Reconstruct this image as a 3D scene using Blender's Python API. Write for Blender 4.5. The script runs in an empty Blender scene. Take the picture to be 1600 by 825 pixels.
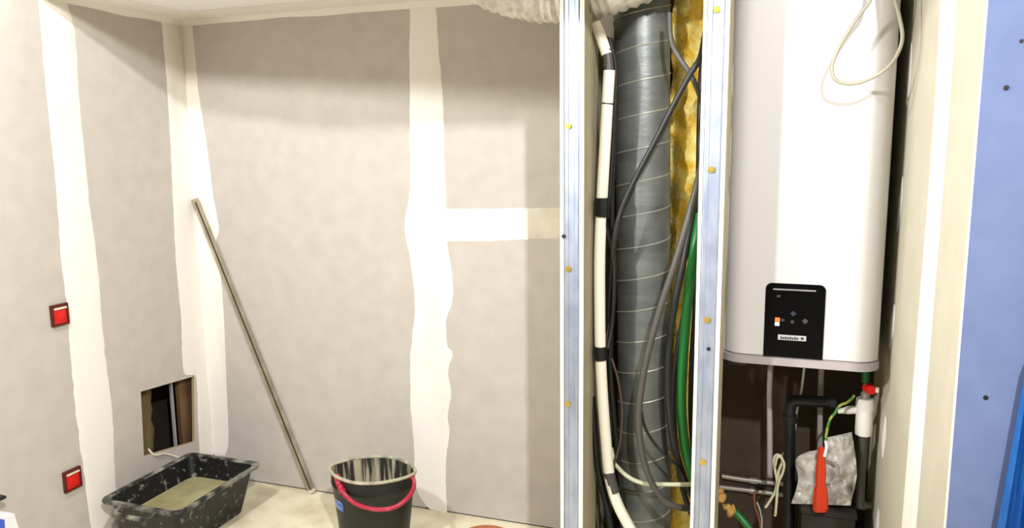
import bpy, bmesh, math, random
from mathutils import Vector, Matrix, noise
random.seed(7)
S = bpy.context.scene
C = S.collection
PI = math.pi

# ------------------------------------------------------------------ camera
F, CX, CY, H = 1200.0, 800.0, 412.5, 1.5
dn = Vector((85, 7788, F)).normalized()
vx = Vector((-3475, -147, F)); vx -= dn * vx.dot(dn); vx = -vx.normalized()
vy = (-dn).cross(vx)
R = Matrix((vx, vy, -dn))            # world = R @ camera(right, down, forward)
cam = bpy.data.cameras.new('camera'); cam.sensor_width = 36; cam.lens = F * 36 / 1600
cam.clip_start = 0.02
co = bpy.data.objects.new('camera', cam); C.objects.link(co)
M = (R @ Matrix(((1, 0, 0), (0, -1, 0), (0, 0, -1)))).to_4x4(); M.translation = (0, 0, H)
co.matrix_world = M
S.camera = co

def ray(px, py): return R @ Vector((px - CX, py - CY, F))
def onY(px, py, y): d = ray(px, py); return d * (y / d.y) + Vector((0, 0, H))
def onX(px, py, x): d = ray(px, py); return d * (x / d.x) + Vector((0, 0, H))
def onZ(px, py, z): d = ray(px, py); return d * ((z - H) / d.z) + Vector((0, 0, H))

# ------------------------------------------------------------------ materials
def lin(c):
    return tuple((v / 255 / 12.92) if v / 255 <= 0.04045 else ((v / 255 + 0.055) / 1.055) ** 2.4 for v in c) + (1.0,)

def mat(name, col, rough=0.7, metal=0.0, col2=None, scale=8.0, detail=4.0, stretch=(1, 1, 1), lo=0.4, hi=0.62,
        bump=0.0, bscale=60.0, coat=0.0, trans=0.0, alpha=1.0, emit=None, estr=0.0, spec=0.5):
    m = bpy.data.materials.new(name); m.use_nodes = True
    nt = m.node_tree; b = nt.nodes['Principled BSDF']
    b.inputs['Base Color'].default_value = lin(col)
    b.inputs['Roughness'].default_value = rough
    b.inputs['Metallic'].default_value = metal
    b.inputs['Coat Weight'].default_value = coat
    b.inputs['Transmission Weight'].default_value = trans
    b.inputs['Alpha'].default_value = alpha
    b.inputs['Specular IOR Level'].default_value = spec
    if emit:
        b.inputs['Emission Color'].default_value = lin(emit); b.inputs['Emission Strength'].default_value = estr
    tc = nt.nodes.new('ShaderNodeTexCoord'); mp = nt.nodes.new('ShaderNodeMapping')
    nt.links.new(tc.outputs['Object'], mp.inputs['Vector']); mp.inputs['Scale'].default_value = stretch
    if col2:
        n = nt.nodes.new('ShaderNodeTexNoise'); n.inputs['Scale'].default_value = scale; n.inputs['Detail'].default_value = detail
        nt.links.new(mp.outputs[0], n.inputs['Vector'])
        r = nt.nodes.new('ShaderNodeValToRGB')
        r.color_ramp.elements[0].position = lo; r.color_ramp.elements[1].position = hi
        r.color_ramp.elements[0].color = lin(col); r.color_ramp.elements[1].color = lin(col2)
        nt.links.new(n.outputs['Fac'], r.inputs['Fac']); nt.links.new(r.outputs['Color'], b.inputs['Base Color'])
    if bump:
        n2 = nt.nodes.new('ShaderNodeTexNoise'); n2.inputs['Scale'].default_value = bscale; n2.inputs['Detail'].default_value = 5
        nt.links.new(mp.outputs[0], n2.inputs['Vector'])
        bp = nt.nodes.new('ShaderNodeBump'); bp.inputs['Strength'].default_value = bump; bp.inputs['Distance'].default_value = 0.01
        nt.links.new(n2.outputs['Fac'], bp.inputs['Height']); nt.links.new(bp.outputs['Normal'], b.inputs['Normal'])
    return m

m_board = mat('grey_plasterboard_paper', (188, 182, 175), 0.9, col2=(197, 191, 184), scale=14, detail=8, lo=0.3, hi=0.7, bump=0.04, bscale=250)
m_boardR = mat('cream_plasterboard_paper', (184, 179, 161), 0.85, col2=(192, 187, 170), scale=10, detail=7, lo=0.3, hi=0.7, bump=0.04, bscale=200)
m_boardP = mat('dimmed_tan_plasterboard', (158, 148, 120), 0.9, col2=(168, 158, 132), scale=10, detail=7, lo=0.3, hi=0.7)  # board tone lowered to stand in for the dim light on partition faces
m_fill = mat('joint_compound', (242, 238, 232), 0.8, col2=(226, 218, 204), scale=5, detail=5, stretch=(1, 1, 0.25), lo=0.58, hi=0.8, bump=0.12, bscale=18)
m_fill2 = mat('joint_tape', (214, 205, 186), 0.85, col2=(226, 219, 205), scale=9, lo=0.4, hi=0.6, bump=0.05, bscale=60)
m_core = mat('gypsum_core', (236, 233, 226), 0.85, bump=0.1, bscale=150)
m_ceil = mat('ceiling_white', (248, 246, 246), 0.85, bump=0.05, bscale=40)
m_floor = mat('dusty_concrete', (238, 230, 204), 0.85, col2=(200, 189, 154), scale=6, detail=9, lo=0.45, hi=0.75, bump=0.15, bscale=40)
m_blue = mat('blue_plasterboard_paper', (90, 103, 138), 0.85, col2=(96, 109, 144), scale=18, detail=7, lo=0.3, hi=0.7, bump=0.03, bscale=250)
m_galv = mat('galvanised_steel', (158, 168, 190), 0.42, 0.75, col2=(178, 186, 206), scale=30, detail=6, stretch=(1, 1, 0.35), bump=0.03, bscale=30)
m_duct = mat('galvanised_duct', (104, 108, 108), 0.45, 0.6, col2=(134, 138, 134), scale=14, detail=8, stretch=(0.6, 0.6, 1.6), lo=0.3, hi=0.75, bump=0.16, bscale=22)
m_seam = mat('duct_seam', (156, 155, 144), 0.45, 0.4)
m_brass = mat('yellow_zinc', (205, 175, 80), 0.35, 0.8)
m_black = mat('black_plastic', (14, 15, 16), 0.45)
m_blackrub = mat('black_rubber', (12, 12, 13), 0.55)
m_tape = mat('black_tape', (10, 10, 12), 0.4)
m_greycon = mat('grey_conduit', (72, 70, 66), 0.5)
m_darkcon = mat('dark_conduit', (27, 27, 28), 0.5)
m_lgrey = mat('light_grey_cable', (150, 150, 142), 0.55)
m_brown = mat('brown_wire', (74, 56, 50), 0.5)
m_cream = mat('cream_cable', (196, 196, 168), 0.5)
m_dullcream = mat('dull_cream_cable', (150, 146, 130), 0.6)
m_white = mat('white_plastic', (236, 234, 230), 0.4)
m_lag = mat('white_pipe_insulation', (236, 230, 214), 0.7, bump=0.05, bscale=60)
m_green = mat('green_conduit', (16, 104, 40), 0.4)
m_wool = mat('yellow_glass_wool', (238, 194, 58), 0.95, col2=(252, 236, 150), scale=22, detail=10, lo=0.4, hi=0.66, bump=1.0, bscale=55)
m_enamel = mat('white_enamel', (196, 193, 192), 0.28, coat=0.35, spec=0.5)
m_gasket = mat('grey_plate', (158, 150, 152), 0.45)
m_panel = mat('gloss_black', (4, 4, 5), 0.3, spec=0.12)
m_bar = mat('grey_bar', (130, 130, 130), 0.4)
m_plate = mat('silver_plate', (176, 176, 178), 0.4, 0.3)
m_ink = mat('dark_ink', (50, 50, 54), 0.5)
m_dimblue = mat('dim_blue_key', (40, 44, 66), 0.4)
m_dimgrey = mat('dim_grey_key', (58, 58, 60), 0.4)
m_led_r = mat('lit_orange', (200, 80, 40), 0.4, emit=(255, 110, 60), estr=0.7)
m_led_w = mat('lit_white', (240, 240, 230), 0.4, emit=(255, 255, 240), estr=0.9)
m_tray = mat('spattered_black_rubber', (9, 10, 10), 0.5, col2=(170, 168, 158), scale=42, detail=10, lo=0.58, hi=0.8, bump=0.15, bscale=30)
m_rim = mat('worn_rim', (26, 29, 28), 0.5, col2=(168, 166, 152), scale=18, detail=8, lo=0.4, hi=0.74)
m_slurry = mat('plaster_slurry', (172, 166, 128), 0.35, col2=(150, 144, 106), scale=12, detail=6, lo=0.35, hi=0.7, bump=0.05, bscale=14)
m_bucket = mat('bucket_black', (12, 16, 15), 0.45, col2=(26, 31, 29), scale=8, lo=0.4, hi=0.8)
m_drip = mat('bucket_inside_drips', (46, 44, 38), 0.7, col2=(190, 182, 156), scale=34, detail=4, stretch=(1, 1, 0.07), lo=0.5, hi=0.6)
m_brim = mat('bucket_rim', (188, 182, 158), 0.6, col2=(120, 122, 110), scale=24, detail=6, lo=0.45, hi=0.7)
m_redh = mat('crimson_handle', (178, 30, 62), 0.4, col2=(206, 120, 124), scale=26, detail=6, lo=0.55, hi=0.85)
m_sticker = mat('blue_sticker', (70, 100, 190), 0.5, col2=(130, 160, 200), scale=40, lo=0.45, hi=0.55)
m_red = mat('red_plastic', (216, 26, 22), 0.35)
m_darkred = mat('dark_red_frame', (84, 22, 16), 0.5)
m_pole = mat('aluminium_rule', (150, 140, 122), 0.5, 0.35, col2=(196, 186, 164), scale=10, detail=5, stretch=(1, 1, 1), lo=0.35, hi=0.7)
m_polein = mat('rule_hollow', (62, 50, 42), 0.7)
m_orange = mat('orange_rubber', (192, 104, 44), 0.6, col2=(160, 96, 60), scale=20)
m_tag = mat('orange_red_tag', (188, 48, 10), 0.5)
m_film = mat('crinkled_film', (196, 192, 186), 0.3, col2=(140, 136, 130), scale=16, detail=6, lo=0.42, hi=0.75, bump=0.5, bscale=26)
m_hose = mat('crinkled_hose', (206, 198, 186), 0.4, col2=(232, 228, 222), scale=30, detail=6, bump=0.5, bscale=55)
m_tarp = mat('blue_tarp', (20, 84, 168), 0.36, col2=(50, 128, 205), scale=12, stretch=(1, 1, 0.3), lo=0.4, hi=0.7)
m_wood = mat('brown_wood', (128, 98, 64), 0.8, col2=(100, 74, 48), scale=10, stretch=(1, 1, 0.15), lo=0.4, hi=0.6)
m_lowbounce = mat('dark_low_bounce', (52, 50, 50), 0.95, col2=(44, 42, 42), scale=5)  # dark tone keeps bounce light low on the unseen walls and high ceiling
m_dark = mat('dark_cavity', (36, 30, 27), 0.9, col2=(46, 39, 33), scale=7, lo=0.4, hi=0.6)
m_olive = mat('olive_scrap', (98, 84, 50), 0.9)
m_navy = mat('navy_sleeve', (9, 11, 30), 0.5)
m_copper = mat('dull_pipe', (150, 145, 138), 0.4, 0.5)
m_yg = mat('yellow_green_wire', (150, 158, 60), 0.5, col2=(60, 120, 50), scale=40, lo=0.48, hi=0.52)
m_sack = mat('white_sack', (226, 226, 228), 0.5, bump=0.2, bscale=14)
m_sackblue = mat('sack_blue_print', (60, 90, 200), 0.5)
m_rust = mat('rust_pipe', (120, 66, 44), 0.7)
m_mustard = mat('mustard_rag', (202, 166, 84), 0.8, col2=(160, 110, 60), scale=30)

# ------------------------------------------------------------------ mesh helpers
def link(name, bm, m, parent=None, smooth=True, angle=40):
    bmesh.ops.recalc_face_normals(bm, faces=bm.faces[:])
    me = bpy.data.meshes.new(name); bm.to_mesh(me); bm.free()
    for mm in (m if isinstance(m, (list, tuple)) else [m]): me.materials.append(mm)
    o = bpy.data.objects.new(name, me); C.objects.link(o)
    if parent: o.parent = parent; o.matrix_parent_inverse = parent.matrix_world.inverted()
    if smooth:
        for p in me.polygons: p.use_smooth = True
        try: me.set_sharp_from_angle(angle=math.radians(angle))
        except Exception: pass
    return o

def tag(o, label, cat, group=None):
    o['label'] = label; o['category'] = cat
    if group: o['group'] = group
    return o

def thing(name, label, cat, loc=(0, 0, 0), group=None):
    o = bpy.data.objects.new(name, None); C.objects.link(o); o.location = loc; o.empty_display_size = 0.05
    o.matrix_world = Matrix.Translation(Vector(loc))
    return tag(o, label, cat, group)

def struct(name, bm, m, label=None, smooth=False):
    o = link(name, bm, m, smooth=smooth); o['kind'] = 'structure'
    if label: o['label'] = label
    return o

def box(bm, a, b, bev=0.0, mi=0):
    a, b = Vector(a), Vector(b)
    r = bmesh.ops.create_cube(bm, size=1)
    vs = r['verts']
    for v in vs:
        v.co = Vector(((a[i] + b[i]) / 2 + v.co[i] * abs(b[i] - a[i])) for i in range(3))
    fs = set(f for v in vs for f in v.link_faces)
    for f in fs: f.material_index = mi
    if bev:
        es = list(set(e for v in vs for e in v.link_edges))
        bmesh.ops.bevel(bm, geom=es, offset=bev, segments=2, affect='EDGES', profile=0.5)
    return vs

def spline(pts, n=8):
    P = [Vector(p) for p in pts]
    if len(P) < 3: return P
    P = [P[0] * 2 - P[1]] + P + [P[-1] * 2 - P[-2]]
    out = []
    for i in range(1, len(P) - 2):
        p0, p1, p2, p3 = P[i - 1:i + 3]
        for k in range(n):
            t = k / n
            out.append(0.5 * ((2 * p1) + (p2 - p0) * t + (2 * p0 - 5 * p1 + 4 * p2 - p3) * t * t + (3 * p1 - p0 - 3 * p2 + p3) * t ** 3))
    out.append(P[-2])
    return out

def tube(bm, pts, r, seg=12, n=8, smoothpath=True, close=False):
    P = spline(pts, n) if smoothpath else [Vector(p) for p in pts]
    N = len(P); rings = []
    up = None
    for i, p in enumerate(P):
        if close: t = (P[(i + 1) % N] - P[i - 1]).normalized()
        else: t = (P[min(i + 1, N - 1)] - P[max(i - 1, 0)]).normalized()
        if up is None:
            up = t.orthogonal().normalized()
        up = (up - t * up.dot(t)).normalized()
        s = t.cross(up)
        rr = r(i / (N - 1)) if callable(r) else r
        rings.append([bm.verts.new(p + (up * math.cos(2 * PI * k / seg) + s * math.sin(2 * PI * k / seg)) * rr) for k in range(seg)])
    L = range(N) if close else range(N - 1)
    for i in L:
        A, B = rings[i], rings[(i + 1) % N]
        for k in range(seg):
            bm.faces.new((A[k], A[(k + 1) % seg], B[(k + 1) % seg], B[k]))
    if not close:
        bm.faces.new(rings[0]); bm.faces.new(rings[-1])
    return rings

def rings_mesh(bm, rings, cap0=False, cap1=False):
    vr = [[bm.verts.new(p) for p in r] for r in rings]
    n = len(vr[0])
    for A, B in zip(vr, vr[1:]):
        for k in range(n): bm.faces.new((A[k], A[(k + 1) % n], B[(k + 1) % n], B[k]))
    if cap0: bm.faces.new(vr[0])
    if cap1: bm.faces.new(vr[-1])
    return vr

def cyl(bm, c, axis, r, depth, seg=20, r2=None):
    axis = Vector(axis).normalized()
    q = Vector((0, 0, 1)).rotation_difference(axis).to_matrix().to_4x4()
    return bmesh.ops.create_cone(bm, cap_ends=True, segments=seg, radius1=r, radius2=r if r2 is None else r2, depth=depth,
                          matrix=Matrix.Translation(Vector(c)) @ q)['verts']

def smear(name, left, right, plane, out, m, t=0.0022, jit=0.0, label=None, rows=90, cols=9, bm=None):
    """trowelled strip between two traced edges on a wall plane, thin and feathered at its edges"""
    L = spline([plane(*p) for p in left], 24); Rr = spline([plane(*p) for p in right], 24)
    def at(P, u):
        x = u * (len(P) - 1); i = min(int(x), len(P) - 2); return P[i].lerp(P[i + 1], x - i)
    own = bm is None
    if own: bm = bmesh.new()
    out = Vector(out); G = []
    for i in range(rows + 1):
        u = i / rows; a, b = at(L, u), at(Rr, u); d = (b - a).normalized()
        a = a + d * jit * (noise.noise(a * 35) + 0.5 * noise.noise(a * 90)); b = b + d * jit * (noise.noise(b * 35 + Vector((5, 5, 5))) + 0.5 * noise.noise(b * 90))
        row = []
        for j in range(cols + 1):
            v = j / cols; p = a.lerp(b, v)
            hh = t * min(1, min(v, 1 - v) * 7) if 0 < j < cols else 0
            if i in (0, rows): hh = 0
            hh *= 1 + 0.35 * noise.noise(Vector((p.x * 40, p.y * 40, p.z * 6)))
            row.append(bm.verts.new(p + out * (hh + 0.0003)))
        G.append(row)
    for A, B in zip(G, G[1:]):
        for j in range(cols): bm.faces.new((A[j], A[j + 1], B[j + 1], B[j]))
    # back sheet so the strip is a closed body
    K = [[bm.verts.new(v.co - out * (v.co - G[0][0].co).dot(out) + out * 0.0) for v in (r[0], r[-1])] for r in G]
    for i in range(len(K) - 1):
        bm.faces.new((K[i][1], K[i][0], K[i + 1][0], K[i + 1][1]))
        bm.faces.new((K[i][0], G[i][0], G[i + 1][0], K[i + 1][0]))
        bm.faces.new((G[i][-1], K[i][1], K[i + 1][1], G[i + 1][-1]))
    if own: return struct(name, bm, m, label, smooth=True)

# ------------------------------------------------------------------ setting
XL, YB, ZC, XR, YF = -2.43, 2.73, 2.04, 0.32, 1.54     # left wall, back wall, false ceiling, right wall, blue face
YL = 1.58                                              # edge of the lowered ceiling
ZH = 2.95
bm = bmesh.new(); box(bm, (-2.75, -1.4, -0.1), (2.0, 2.95, 0)); struct('floor', bm, m_floor)
bm = bmesh.new(); box(bm, (-2.6, YB, 0.007), (XR + 0.15, YB + 0.1, ZH)); struct('wall_back', bm, m_board)
bm = bmesh.new(); box(bm, (-2.6, YB + 0.006, 0), (XR + 0.15, YB + 0.09, 0.008)); struct('trim_20', bm, m_lowbounce, 'dark gap along the foot of the back wall')
m_recess_shade = mat('recess_shade_brown', (66, 53, 46), 0.95, col2=(55, 45, 36), scale=9, detail=6, lo=0.35, hi=0.65, bump=0.15, bscale=30)  # dark brown stands in for the shade in the recess and shaft
bm = bmesh.new(); box(bm, (-0.56, YB - 0.002, 0), (XR, YB + 0.02, ZC)); struct('wall_recess', bm, m_recess_shade)
# left wall with the ragged opening cut low in it
hole = [onX(220, 612, XL), onX(303, 588, XL), onX(304, 690, XL), onX(225, 713, XL)]   # far-left top, near corner top, bottom, bottom
bm = bmesh.new()
outer = [(-1.4, 0), (YB, 0), (YB, 3.0), (-1.4, 3.0)]
def yz(p, x): return bm.verts.new((x, p[0], p[1]))
hq = [(hole[3].y, hole[3].z), (hole[2].y, hole[2].z), (hole[1].y, hole[1].z), (hole[0].y, hole[0].z)]
T = 0.013
loops = {}
for x in (XL, XL - T):
    o_ = [yz(p, x) for p in outer]; h_ = [yz(p, x) for p in hq]; loops[x] = (o_, h_)
    for k in range(4):
        bm.faces.new((o_[k], o_[(k + 1) % 4], h_[(k + 1) % 4], h_[k]))
for which in (0, 1):
    a, b = loops[XL][which], loops[XL - T][which]
    for k in range(4):
        f = bm.faces.new((a[k], a[(k + 1) % 4], b[(k + 1) % 4], b[k])); f.material_index = which
struct('wall_left', bm, [m_board, mat('cut_paper_edge', (170, 150, 104), 0.9)])
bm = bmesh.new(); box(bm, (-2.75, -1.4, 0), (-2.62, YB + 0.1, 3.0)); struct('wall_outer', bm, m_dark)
bm = bmesh.new()
def prism(bm, poly, z0, z1):
    a = [bm.verts.new((x, y, z0)) for x, y in poly]; b = [bm.verts.new((x, y, z1)) for x, y in poly]
    bm.faces.new(a); bm.faces.new(b)
    for k in range(len(a)): j = (k + 1) % len(a); bm.faces.new((a[k], a[j], b[j], b[k]))
prism(bm, [(XL - 0.2, 2.06), (-0.85, YL), (-0.22, YL), (-0.2, 2.09), (XR + 0.1, 2.09), (XR + 0.1, YB + 0.1), (XL - 0.2, YB + 0.1)], ZC, ZC + 0.013)
prism(bm, [(XL - 0.2, 2.06), (-0.85, YL), (-0.22, YL), (-0.2, 2.09), (XR + 0.1, 2.09), (XR + 0.1, 2.103), (-0.213, 2.103), (-0.233, YL + 0.013), (-0.84, YL + 0.013), (XL - 0.2, 2.073)], ZC, ZH)
struct('ceiling', bm, m_ceil)
bm = bmesh.new(); box(bm, (-2.75, -1.4, ZH), (2.0, YB + 0.1, ZH + 0.1)); struct('ceiling_high', bm, m_lowbounce)
bm = bmesh.new(); box(bm, (-2.75, -1.5, 0), (2.0, -1.4, 3.0)); struct('wall_front', bm, m_lowbounce)
bm = bmesh.new(); box(bm, (1.6, -1.4, 0), (1.7, YF, 3.0)); struct('wall_side', bm, m_lowbounce)
# right wall of the recess and the blue sheet that faces the room
bm = bmesh.new(); box(bm, (XR, YF + 0.019, 0), (XR + 0.05, YB, ZH)); struct('wall_right', bm, m_boardR)
bm = bmesh.new(); box(bm, (XR - 0.001, YF, 0), (1.6, YF + 0.019, ZH))
for f in bm.faces:
    if abs(f.calc_center_median().y - YF) > 0.002: f.material_index = 1
struct('wall_blue', bm, [m_blue, m_core])

PB = lambda x, y: onY(x, y, YB)
PL = lambda x, y: onX(x, y, XL)
PR = lambda x, y: onX(x, y, XR)
nb, nl, nr = (0, -1, 0), (1, 0, 0), (-1, 0, 0)
smear('trim_1', [(56, -60), (60, 0), (68, 100), (78, 200), (88, 300), (95, 400), (105, 480), (110, 550), (118, 640), (128, 720), (142, 822), (146, 850)],
      [(100, -60), (104, 0), (118, 60), (123, 150), (130, 220), (140, 320), (153, 420), (158, 490), (165, 560), (175, 640), (178, 700), (180, 745), (184, 790)],
      PL, nl, m_fill, jit=0.004, label='white joint compound strip down the left wall, beside the red boxes')
# strip folded into the room corner
zc = lambda y: onY(*(283 + (y - 32) * 0.0735, y), YB)
bm = bmesh.new()
crease = [(282.6, 32), (287.5, 100), (291.5, 150), (298, 240), (303, 310), (310.6, 411), (317.4, 500), (323, 580), (324, 590), (329, 660), (333, 712)]
cl = [Vector((XL, YB, onY(p[0], p[1], YB).z)) for p in crease]
def smear3(left3, right3, out, bm):
    smear('x', [(p,) for p in left3], [(p,) for p in right3], lambda p: Vector(p), out, None, jit=0.003, bm=bm, rows=100, cols=6)
leftc = [PL(*p) for p in [(252, 30), (258, 100), (262, 150), (267, 240), (270, 310), (275, 411), (283, 500), (287, 580), (306, 590), (309, 660), (312, 712)]]
rightc = [PB(*p) for p in [(300, 32), (306, 100), (311, 150), (325, 240), (334, 310), (342, 358), (338, 380), (345, 430), (350, 500), (354, 600), (357, 690), (352, 712)]]
smear3(leftc, cl, nl, bm); smear3(cl, rightc, nb, bm)
struct('trim_2', bm, m_fill, 'white joint compound filling the corner of the two grey walls', smooth=True)
smear('trim_3', [(641, -30), (641, 0), (640, 80), (640, 200), (640, 300), (633, 340), (634, 370), (642, 410), (648, 470), (645, 520), (641, 560), (642, 640), (647, 700), (650, 760), (668, 795)],
      [(678, -30), (680, 0), (686, 80), (692, 150), (695, 250), (697, 325), (698, 375), (705, 420), (707, 470), (697, 500), (699, 540), (707, 552), (700, 580), (705, 615), (700, 645), (702, 680), (697, 720), (697, 770), (699, 802)],
      PB, nb, m_fill, jit=0.004, label='white joint compound strip down the back wall, behind the bucket')
smear('trim_4', [(688, 327), (730, 326), (780, 326), (826, 325)], [(688, 376), (730, 377), (780, 376), (826, 374)], PB, nb, m_fill, jit=0.003, rows=40,
      label='short level band of white joint compound on the back wall')
smear('trim_5', [(824, 326), (850, 325), (890, 324), (945, 323)], [(824, 374), (850, 373), (890, 372), (945, 370)], PB, nb, m_fill2, t=0.0014, jit=0.002, rows=20,
      label='cream paper tape ending the level joint')
smear('trim_6', [(1471, -15), (1458, 200), (1441, 420), (1425, 620), (1408, 835)], [(1497, -15), (1482, 200), (1464, 420), (1448, 620), (1431, 835)],
      PR, nr, m_fill, jit=0.002, label='white upright joint on the cream right-hand wall')
# coved compound under the ceiling
smear('trim_7', [(305, 34), (400, 25), (520, 12), (645, -2)], [(298, 12), (400, -20), (520, -40), (645, -60)], lambda x, y: Vector((onY(x, max(y, 5), YB).x, YB, 2.025 if y > 0 and False else 0)), nb, m_fill) if False else None
bm = bmesh.new()
for (a, b) in (((XL, 2.07), (XL, YB)), ((XL, YB), (-0.6, YB))):
    n = 60; prev = None
    for i in range(n + 1):
        x = a[0] + (b[0] - a[0]) * i / n; y = a[1] + (b[1] - a[1]) * i / n
        w = 0.022 + 0.008 * noise.noise(Vector((x * 6, y * 6, 3)))
        d = Vector((1, 0, 0)) if a[0] == b[0] else Vector((0, -1, 0))
        p = Vector((x, y, ZC))
        ring = [bm.verts.new(p), bm.verts.new(p + Vector((0, 0, -w))), bm.verts.new(p + d * w * 0.25 + Vector((0, 0, -w * 0.7))), bm.verts.new(p + d * w * 0.8 + Vector((0, 0, -w * 0.15))), bm.verts.new(p + d * 0.16 + Vector((0, 0, -0.0005)))]
        if prev:
            for k in range(4): bm.faces.new((prev[k], prev[k + 1], ring[k + 1], ring[k]))
        prev = ring
struct('trim_7', bm, m_fill, 'white compound along the ceiling edge', smooth=True)
# filler strokes over the screws of the right wall
for i, (a, b, w) in enumerate([((1425, 65), (1417, 165), 6), ((1411, 275), (1402, 362), 6), ((1398, 475), (1390, 545), 7), ((1384, 650), (1379, 715), 6), ((1373, 795), (1369, 845), 6)]):
    h = w / 2; mx, my = (a[0] + b[0]) / 2, (a[1] + b[1]) / 2
    o = smear('filler_stroke', [(a[0] - 1, a[1]), (mx - h, my), (b[0] - 1, b[1])], [(a[0] + 1, a[1]), (mx + h, my), (b[0] + 1, b[1])], PR, nr, m_fill, t=0.0016, rows=20, cols=4)
    o.name = 'trim_%d' % (8 + i)
    o['label'] = 'white filler stroke on the cream right-hand wall'

# ------------------------------------------------------------------ partitions and their steel studs
P1 = [onY(x, 400, 2.1).x for x in (875, 881, 905, 912)]
P2 = [onY(x, 400, 2.1).x for x in (1089, 1095, 1122, 1129)]
def sheet(x0, x1, y0, y1, z0, z1, bm): box(bm, (x0, y0, z0), (x1, y1, z1), 0.0012)
bm = bmesh.new()
sheet(P1[0], P1[1], 2.1, 2.15, 0, ZC, bm); sheet(P1[0], P1[1], 2.15, YB, 0, 1.865, bm)
sheet(P1[2], P1[3], 2.1, 2.15, 0, ZC, bm); sheet(P1[2], P1[3], 2.15, 2.27, 0, 1.865, bm)
def corecol(bm, faceaxis=0):
    for f in bm.faces:
        if abs(f.normal.x) < 0.6: f.material_index = 1
bm.normal_update(); corecol(bm)
struct('wall_partition_left', bm, [m_boardP, m_core], 'plasterboard sheets either side of the left steel stud')
bm = bmesh.new()
sheet(P2[0], P2[1], 2.1, 2.26, 0, ZC, bm); sheet(P2[2], P2[3], 2.1, 2.26, 0, ZC, bm)
bm.normal_update(); corecol(bm)
struct('wall_partition_right', bm, [m_boardP, m_core], 'plasterboard sheets either side of the right steel stud')

def stud(name, x0, x1, label, screws):
    t = thing(name, label, 'stud', ((x0 + x1) / 2, 2.12, 0), 'steel studs of the duct shaft')
    bm = bmesh.new()
    e = 0.0004
    pr = [(x0 + e, 2.145), (x0 + e, 2.102), (x0 + 0.004, 2.1), ((x0 * 2 + x1) / 3 - 0.002, 2.1), ((x0 * 2 + x1) / 3, 2.1015), ((x0 + 2 * x1) / 3, 2.1015), ((x0 + 2 * x1) / 3 + 0.002, 2.1), (x1 - 0.004, 2.1), (x1 - e, 2.102), (x1 - e, 2.145),
          (x1 - 0.0012, 2.145), (x1 - 0.0012, 2.1035), (x0 + 0.0012, 2.1035), (x0 + 0.0012, 2.145)]
    rings_mesh(bm, [[Vector((x, y, z)) for x, y in pr] for z in (0, 0.4, 0.8, 1.2, 1.6, ZC)], True, True)
    link('channel', bm, m_galv, t, angle=20)
    for (sx, sy, r, mm) in screws:
        p = onY(sx, sy, 2.1); bm = bmesh.new()
        v = cyl(bm, (p.x, 2.0985, p.z), (0, 1, 0), r, 0.004, 16)
        cyl(bm, (p.x, 2.0965, p.z), (0, 1, 0), r * 0.55, 0.003, 6, r * 0.55)
        o = link('screw', bm, mm, t)
    return t
stud('metal_stud', P1[1], P1[2], 'galvanised steel stud between the grey back wall and the duct, with yellow screws', [(888, 197, 0.0085, m_brass), (888, 420, 0.0085, m_brass), (887, 631, 0.0085, m_brass), (881, 369, 0.006, m_darkcon)])
stud('metal_stud', P2[1], P2[2], 'galvanised steel stud between the yellow insulation and the white water heater', [(1120, 15, 0.0085, m_brass), (1112, 265, 0.0085, m_brass), (1105, 500, 0.0085, m_brass), (1098, 722, 0.0085, m_brass), (1107, 545, 0.005, m_darkcon)])

# ------------------------------------------------------------------ duct shaft
dc_t = onY(1003, 60, 2.39); dc_b = onY(1008, 800, 2.39)
def dc(z):
    u = (z - dc_b.z) / (dc_t.z - dc_b.z); return Vector((dc_b.x + (dc_t.x - dc_b.x) * u, 2.39, z))
DR = 0.0835
D = thing('ventilation_duct', 'grey galvanised spiral ventilation duct standing in the open shaft', 'duct', dc(0))
bm = bmesh.new()
rings_mesh(bm, [[dc(z) + Vector((math.cos(2 * PI * k / 48) * DR, math.sin(2 * PI * k / 48) * DR, 0)) for k in range(48)] for z in [ZC * i / 20 for i in range(21)]], True, True)
link('pipe_wall', bm, m_duct, D)
bm = bmesh.new(); P = []
pitch = 0.0985; z0 = onY(1003, 72, 2.31).z % pitch
nst = 36
for i in range(int(ZC / pitch * nst) - 4):
    z = z0 - pitch * 0.25 + pitch * i / nst
    if z < 0.005: continue
    a = 2 * PI * i / nst - PI / 2 - PI / 2       # rises towards +X on the room side
    c = dc(z); P.append(c + Vector((math.cos(a) * DR, math.sin(a) * DR, 0)))
tube(bm, P, 0.0028, 6, smoothpath=False)
link('spiral_seam', bm, m_seam, D)

# glass wool behind the duct
bm = bmesh.new()
xa, xb = onY(1043, 400, 2.485).x, onY(1106, 400, 2.46).x
rows = 90; cols = 14
G = []
for i in range(rows + 1):
    z = ZC * i / rows; row = []
    for j in range(cols + 1):
        u = j / cols
        x = xa + (xb - xa) * u
        y = 2.488 - 0.04 * math.sin(PI * min(max(u, 0.02), 0.98)) ** 0.5 + 0.03 * noise.noise(Vector((x * 22, 1, z * 14))) + 0.014 * noise.noise(Vector((x * 60, 3, z * 44)))
        x += 0.012 * noise.noise(Vector((u, 8, z * 9)))
        row.append(bm.verts.new((x, y, z)))
    for x in (xb, xa): row.append(bm.verts.new((x, 2.725, z)))
    G.append(row)
n = cols + 3
for A, B in zip(G, G[1:]):
    for k in range(n): bm.faces.new((A[k], A[(k + 1) % n], B[(k + 1) % n], B[k]))
bm.faces.new(G[0]); bm.faces.new(G[-1])
tag(link('glass_wool_batt', bm, m_wool), 'yellow glass wool insulation between the spiral duct and the right steel stud', 'insulation')

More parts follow.
